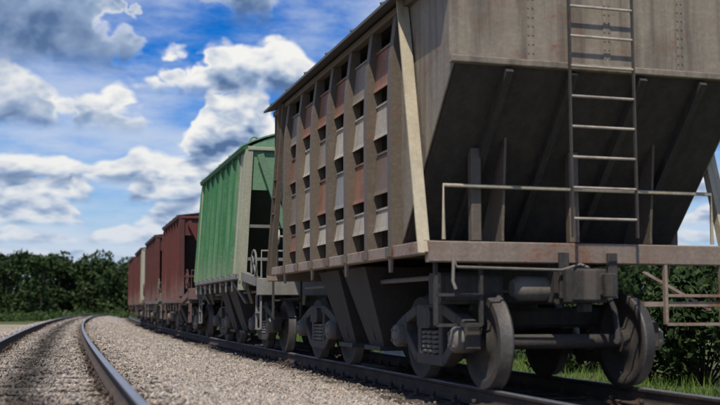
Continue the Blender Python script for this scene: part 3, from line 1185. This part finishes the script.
# ------------------------------------------------------------------ roofed hopper wagons further up the train
def roofed_wagon(yc, label, hl, wb, wt, zb, ze, zp, bays, mats, cream, n0, n1, rise, arch, bog=2.55):
    root = empty('hopper_wagon', (train_x(yc), yc, TRAIN_Z), -train_h(yc))
    tag(root, label, 'freight wagon', 'hopper wagons coupled in the train')
    side, side2, endp, inner, postm, framem, roofm = mats
    bw = 2 * hl / bays

    def xs(z):
        return wb + (wt - wb) * (z - zb) / (ze - zb)
    for sx in (-1, 1):
        cache = {}
        for i in range(bays):
            mname = side2 if i in cream else side
            if mname not in cache:
                m = MB()
                h = bw / 2 - .012
                # pressed panel with a shallow central swage
                d = .016
                ypts = [(-h, 0), (-h + .10, 0), (-h + .14, -d), (h - .14, -d), (h - .10, 0), (h, 0)]
                P0 = [(sx * (wb + o), y, zb) for y, o in ypts]
                P1 = [(sx * (wt + o), y, ze) for y, o in ypts]
                Q0 = [(sx * (wb + o - .03), y, zb) for y, o in ypts]
                Q1 = [(sx * (wt + o - .03), y, ze) for y, o in ypts]
                n = len(ypts)
                V = P0 + P1 + Q0 + Q1
                f = []
                for k in range(n - 1):
                    f += [(k, k + 1, n + k + 1, n + k), (2 * n + k, 3 * n + k, 3 * n + k + 1, 2 * n + k + 1),
                          (k, 2 * n + k, 2 * n + k + 1, k + 1), (n + k, n + k + 1, 3 * n + k + 1, 3 * n + k)]
                f += [(0, n, 3 * n, 2 * n), (n - 1, 3 * n - 1, 4 * n - 1, 2 * n - 1)]
                m.add(V, f)
                cache[mname] = m.mesh('side_panel', mname)
            put('side_panel', cache[mname], root, (0, -hl + bw * (i + .5), 0))
        rc = {}
        for i in range(bays + 1):
            mname = postm if i in (0,) else (side2 if (i in cream) else ('green_rib' if side == 'green_paint' else side))
            if mname not in rc:
                m = MB()
                w = .05 if i in (0, bays) else .035
                m.prism([(zb - .02, sx * (wb - .02)), (zb - .02, sx * (wb + .075)), (ze - .25, sx * (wt + .075)), (ze, sx * (wt + .04)), (ze, sx * (wt - .02))], 'y', -w, w)
                rc[mname] = m.mesh('side_rib', mname)
            put('side_rib', rc[mname], root, (0, -hl + bw * i, 0))
        m = MB()
        m.cbox(min(sx * (wb - .10), sx * (wb + .05)), max(sx * (wb - .10), sx * (wb + .05)), -hl - .05, hl + .05, zb - .11, zb - .022, .01)
        m.build('side_sill', framem, root)
        m = MB()
        m.cbox(min(sx * (wt - .05), sx * (wt + .085)), max(sx * (wt - .05), sx * (wt + .085)), -hl - .05, hl + .05, ze + .002, ze + .08, .01)
        m.build('top_rail', side, root)
        # brackets below the sill
        m = MB()
        m.prism([(-.10, 0), (.10, 0), (.04, -.2), (-.04, -.2)], 'x', sx * wb - .012, sx * wb + .012)
        BM = m.mesh('bracket', framem)
        for i in range(0, bays + 1):
            put('bracket', BM, root, (0, -hl + bw * i, zb - .14))
        for e, n in ((-1, n0), (1, n1)):
            m = MB()
            m.bar((sx * (wb - .05), e * (hl + .02), 1.16), (sx * (wt - .03), e * (hl + .02), ze), .14, .12, up=(0, 1, 0))
            m.build('corner_post', postm, root)
            m = MB()
            m.bar((sx * (wb - .08), e * (hl + .12), zb - .06), (sx * (wb - .20), e * (n - .1), 1.3), .12, .16)
            m.build('platform_side', framem, root)
    # roof
    m = MB()
    prof = []
    for k in range(17):
        x = -(wt + .10) + 2 * (wt + .10) * k / 16
        q = abs(x) / (wt + .10)
        prof.append((ze + .085 + rise * ((1 - q ** 2.4) if arch else (1 - q)), x))
    m.prism(prof + [(z - .03, x) for z, x in reversed(prof)], 'y', -hl - .06, hl + .06)
    ro = m.build('roof', roofm, root)
    for k in range(5):
        y = -hl + .3 + k * (2 * hl - .6) / 4
        m = MB()
        m.tube([(x, y, z + .01) for z, x in prof], .018, 6)
        m.build('roof_seam', roofm, ro)
    if arch:
        for e in (-1, 1):
            m = MB()
            pts = [(-wt + .16 + .09 * math.cos(t), e * (hl - .15), ze + .17 + .11 * math.sin(t)) for t in np.linspace(-.4, math.pi + .4, 9)]
            m.tube(pts, .022, 6)
            m.build('lifting_ring', roofm, ro)
    m = MB()
    m.prism([(-hl + .1, ze), (hl - .1, ze), (hl - .1, zp), (1.45, zb - .1), (-1.45, zb - .1), (-hl + .1, zp)], 'x', -wt + .06, wt - .06)
    m.build('hopper_shell', inner, root)
    for e, n in ((-1, n0), (1, n1)):
        m = MB()
        y0, y1 = e * (hl - .02), e * (hl + .03)
        gp = [(zp, -xs(zp) + .03), (ze, -wt + .03)] + [(z - .035, x * .93) for z, x in prof] + [(ze, wt - .03), (zp, xs(zp) - .03)]
        m.prism(gp, 'y', min(y0, y1), max(y0, y1))
        ep = m.build('end_panel', endp, root)
        m = MB()
        m.cbox(-wt, wt, min(e * (hl + .034), e * (hl + .10)), max(e * (hl + .034), e * (hl + .10)), ze - .02, ze + .05, .01)
        m.build('flange', postm if arch else endp, ep)
        for sx in (-1, 1):
            m = MB()
            m.bar((sx * (wt - .22), e * (hl + .14), ze - .10), (sx * .82, e * (hl + .14), 2.36), .13, .08, up=(0, 1, 0))
            m.build('end_brace', endp, root)
        for z in ((2.38, 1.75) if arch else (1.75,)):
            m = MB()
            m.bar((-xs(z) + .08, e * (hl + .03), z), (xs(z) - .08, e * (hl + .03), z), .05, .06)
            m.build('cross_bar', 'grey_paint' if arch else endp, root)
        m = MB()
        m.box(-1.35, 1.35, min(e * (hl - .6), e * (n - .09)), max(e * (hl - .6), e * (n - .09)), 1.28, 1.315)
        m.build('platform', 'dark_steel', root)
        m = MB()
        m.cbox(-1.50, 1.50, min(e * (n - .1), e * n), max(e * (n - .1), e * n), 1.05, 1.36, .012)
        m.build('headstock', framem, root)
        m = MB()
        y = e * (n - .05)
        m.tube([(-1.42, y, 1.36), (-1.42, y, 1.86), (-.55, y, 1.86), (-.55, y, 1.36)], .02, 8)
        m.build('handrail', framem, root)
        ring((-1.52, e * (n - .28), 1.62), .26, .02).build('hand_brake_wheel', 'grey_paint' if arch else framem, root)
        m = MB()
        m.bar((-1.48, e * (n - .28), 1.30), (-1.48, e * (n - .28), 1.62), .05, .05)
        m.build('brake_stand', framem, root)
        stirrup(root, -1.42, e * (n - .3), 1.06, framem, .42, 'y')
        ladder(root, .75, 1.2, e * (hl + .14), 1.32, ze, 'grey_paint' if arch else endp)
    under_gear(root, n0, n1, min(zb, 1.30), (-bog, bog), framem, 'dark_steel')
    # frame plates over the bogies
    for e in (-1, 1):
        for sx in (-1, 1):
            m = MB()
            m.bar((sx * .3, e * bog, 1.12), (sx * (wb - .1), e * bog, zb - .10), .22, .12)
            m.bar((sx * (wb - .12), e * (bog - .75), zb - .15), (sx * (wb - .3), e * (bog - .25), .92), .06, .05)
            m.bar((sx * (wb - .12), e * (bog + .65), zb - .15), (sx * (wb - .3), e * (bog + .35), .92), .06, .05)
            m.build('body_bolster', 'bogie_dusty', root)
    return root


GREEN = ('green_paint', 'cream_paint', 'green_light', 'green_dark', 'cream_paint', 'grey_paint', 'green_light')
RED = ('red_paint', 'red_paint', 'red_paint', 'inside_dark', 'red_dull', 'red_dull', 'roof_steel')
RED2 = ('red_dull', 'red_dull', 'red_dull', 'inside_dark', 'red_dull', 'bogie_dusty', 'roof_steel')
RED3 = ('red_paint', 'cream_paint', 'cream_paint', 'inside_dark', 'cream_paint', 'red_dull', 'roof_steel')
roofed_wagon(22.9, 'bright green hopper wagon with cream end ribs and an arched pale green roof', 3.12, 1.67, 1.53, 1.48, 3.86, 3.08, 8,
             GREEN, (0,), 4.15, 4.55, .36, True)
roofed_wagon(33.6, 'dark red roofed hopper wagon coupled right behind the green wagon', 2.62, 1.56, 1.56, 1.08, 3.46, 2.95, 6, RED, (), 4.45, 3.75, .22, False)
roofed_wagon(42.3, 'dull red hopper wagon between the other red wagon and the cream fronted one', 2.75, 1.56, 1.56, 1.08, 3.44, 2.95, 6, RED2, (), 3.75, 3.75, .22, False)
roofed_wagon(51.0, 'red hopper wagon with cream painted end standing behind two plain red wagons', 2.75, 1.56, 1.56, 1.08, 3.44, 2.95, 6, RED3, (0,), 3.75, 3.75, .22, False)
roofed_wagon(59.7, 'farthest red hopper wagon of the train, next to the dark wood', 2.75, 1.56, 1.56, 1.08, 3.44, 2.95, 6, RED, (), 3.75, 3.75, .22, False)


def remove_tree(o):
    for ch in list(o.children):
        remove_tree(ch)
    bpy.data.objects.remove(o)


remove_tree(BOGIE0)

# ------------------------------------------------------------------ blocks lying beyond the train
for k, (x, y, rz, w, mt, lb) in enumerate([(8.7, 24.4, .9, 1.7, 'concrete_white', 'long white painted concrete block beside the blue one beyond the train'),
                                           (9.3, 25.6, .9, 2.1, 'concrete_blue', 'blue painted concrete block lying on the grass beyond the train')]):
    m = MB()
    m.prism([(-.32, 0), (.32, 0), (.30, .34), (.18, .56), (-.18, .56), (-.30, .34)], 'x', -w / 2, w / 2)
    o = m.build('concrete_block', mt, None, (x, y, -.79))
    o.rotation_euler = (0, 0, rz)
    tag(o, lb, 'block', 'painted blocks beyond the train')


# ------------------------------------------------------------------ vegetation
def leaf_cards(P, size, rngl, flat=.0):
    """one small bent quad per point"""
    n = len(P)
    a = rngl.normal(size=(n, 3))
    a /= np.linalg.norm(a, axis=1)[:, None]
    b = rngl.normal(size=(n, 3))
    b -= a * (a * b).sum(1)[:, None]
    b /= np.linalg.norm(b, axis=1)[:, None]
    s = size * rngl.uniform(.55, 1.3, (n, 1))
    Q = np.stack([P - a * s, P + b * s * .55, P + a * s, P - b * s * .55], 1)
    return Q.reshape(-1, 3), np.arange(4 * n).reshape(n, 4)


def wood():
    VV, FF, base = [], [], 0
    tr = MB()
    LV, LF, lb = [], [], 0
    for k in range(150):
        az = R(-10 + 46 * (k + rng.uniform(-.4, .4)) / 150)
        d = rng.uniform(128, 165)
        x, y = d * math.sin(az), d * math.cos(az)
        H = rng.uniform(7.3, 8.4) * d / 140
        nc = 13
        for c in range(nc):
            t = rng.uniform(.08, .93)
            rad = (1.0 - abs(t - .45) * 1.1) * rng.uniform(1.1, 2.1)
            ang = rng.uniform(0, 2 * math.pi)
            cx, cy = x + rad * math.cos(ang) * .8, y + rad * math.sin(ang) * .8
            cz = -.7 + H * t
            r = rng.uniform(.9, 1.6)
            n = 115
            p = rng.normal(size=(n, 3))
            p /= np.linalg.norm(p, axis=1)[:, None]
            p *= (rng.uniform(.45, 1.0, (n, 1)) ** .5) * r * np.array([1, 1, .8])
            v, f = leaf_cards(p + np.array([cx, cy, cz]), .29, rng)
            VV.append(v)
            FF.append(f + base)
            base += len(v)
        tr.tube([(x, y, -.85), (x + rng.uniform(-.2, .2), y, H * .4), (x + rng.uniform(-.3, .3), y, H * .85)], [.17, .12, .04], 6)
        # lighter shrubs along the foot of the wood
        for c in range(4):
            az2 = az + R(rng.uniform(-.5, .5))
            d2 = rng.uniform(112, 126)
            r = rng.uniform(.5, 1.0)
            n = 90
            p = rng.normal(size=(n, 3))
            p /= np.linalg.norm(p, axis=1)[:, None]
            p *= rng.uniform(.4, 1.0, (n, 1)) * r * np.array([1.3, 1.3, .9])
            v, f = leaf_cards(p + np.array([d2 * math.sin(az2), d2 * math.cos(az2), -.78 + .4 * r]), .15, rng)
            LV.append(v)
            LF.append(f + lb)
            lb += len(v)
    root = put('distant_wood', fast_mesh('distant_wood', np.concatenate(VV), np.concatenate(FF), 'foliage'))
    tag(root, 'dark green wood closing the view behind the curve of the track', 'wood', kind='stuff')
    tr.build('trunks', 'bark', root)['kind'] = 'stuff'
    s = put('shrub_fringe', fast_mesh('shrub_fringe', np.concatenate(LV), np.concatenate(LF), 'foliage_light'))
    tag(s, 'lighter green low scrub along the foot of the wood', 'scrub', kind='stuff')


wood()


def bush(x, y, r, h, label):  # added bushes, a dark backdrop to darken the view behind the train
    root = empty('bush', (x, y, -.79))
    tag(root, label, 'bush', 'bushes added beyond the train as a dark backdrop')
    VV, FF, base = [], [], 0
    st = MB()
    for c in range(24):
        ang, q = rng.uniform(0, 2 * math.pi), rng.uniform(.1, 1) ** .5
        t = rng.uniform(.15, .95)
        cx, cy, cz = r * q * math.cos(ang) * (1 - .4 * t), r * q * math.sin(ang) * (1 - .4 * t), h * t
        p = rng.normal(size=(230, 3))
        p /= np.linalg.norm(p, axis=1)[:, None]
        p *= rng.uniform(.3, 1, (230, 1)) ** .5 * rng.uniform(.35, .6)
        v, f = leaf_cards(p + np.array([cx, cy, max(cz, .3)]), .075, rng)
        VV.append(v)
        FF.append(f + base)
        base += len(v)
        st.tube([(cx * .1, cy * .1, -.05), (cx * .5, cy * .5, cz * .5), (cx, cy, cz)], [.03, .02, .008], 5)
    put('foliage', fast_mesh('foliage', np.concatenate(VV), np.concatenate(FF), 'foliage'), root)
    st.build('stems', 'bark', root)


bush(10.9, 13.2, 1.3, 2.3, 'tall dense dark bush added as a backdrop beyond the train, beside the front wagon end')
bush(11.6, 16.6, 1.4, 2.0, 'added dark backdrop bush between the tallest bush and the next one along the train')
bush(11.4, 20.9, 1.4, 1.8, 'added dark backdrop bush standing third in the row beyond the train')
bush(12.6, 27.0, 1.5, 1.6, 'low dark backdrop bush added at the far end of the row beyond the train')


def grass():
    n = 26000
    y = rng.uniform(6, 60, n)
    x = train_x(y) + 2.3 + np.abs(rng.normal(0, 3.2, n))
    h = rng.uniform(.08, .34, n)
    ang = rng.uniform(0, 2 * math.pi, n)
    w = rng.uniform(.006, .014, n)
    lean = rng.normal(0, .09, (n, 2))
    z0 = np.full(n, -.80)
    bx, by = np.cos(ang) * w, np.sin(ang) * w
    A = np.stack([x - bx, y - by, z0], 1)
    B = np.stack([x + bx, y + by, z0], 1)
    C = np.stack([x + lean[:, 0], y + lean[:, 1], z0 + h], 1)
    V = np.stack([A, B, C], 1).reshape(-1, 3)
    o = put('grass', fast_mesh('grass', V, np.arange(3 * n).reshape(n, 3), 'grass_blade'))
    tag(o, 'bright green grass growing beyond the train', 'grass', kind='stuff')


grass()
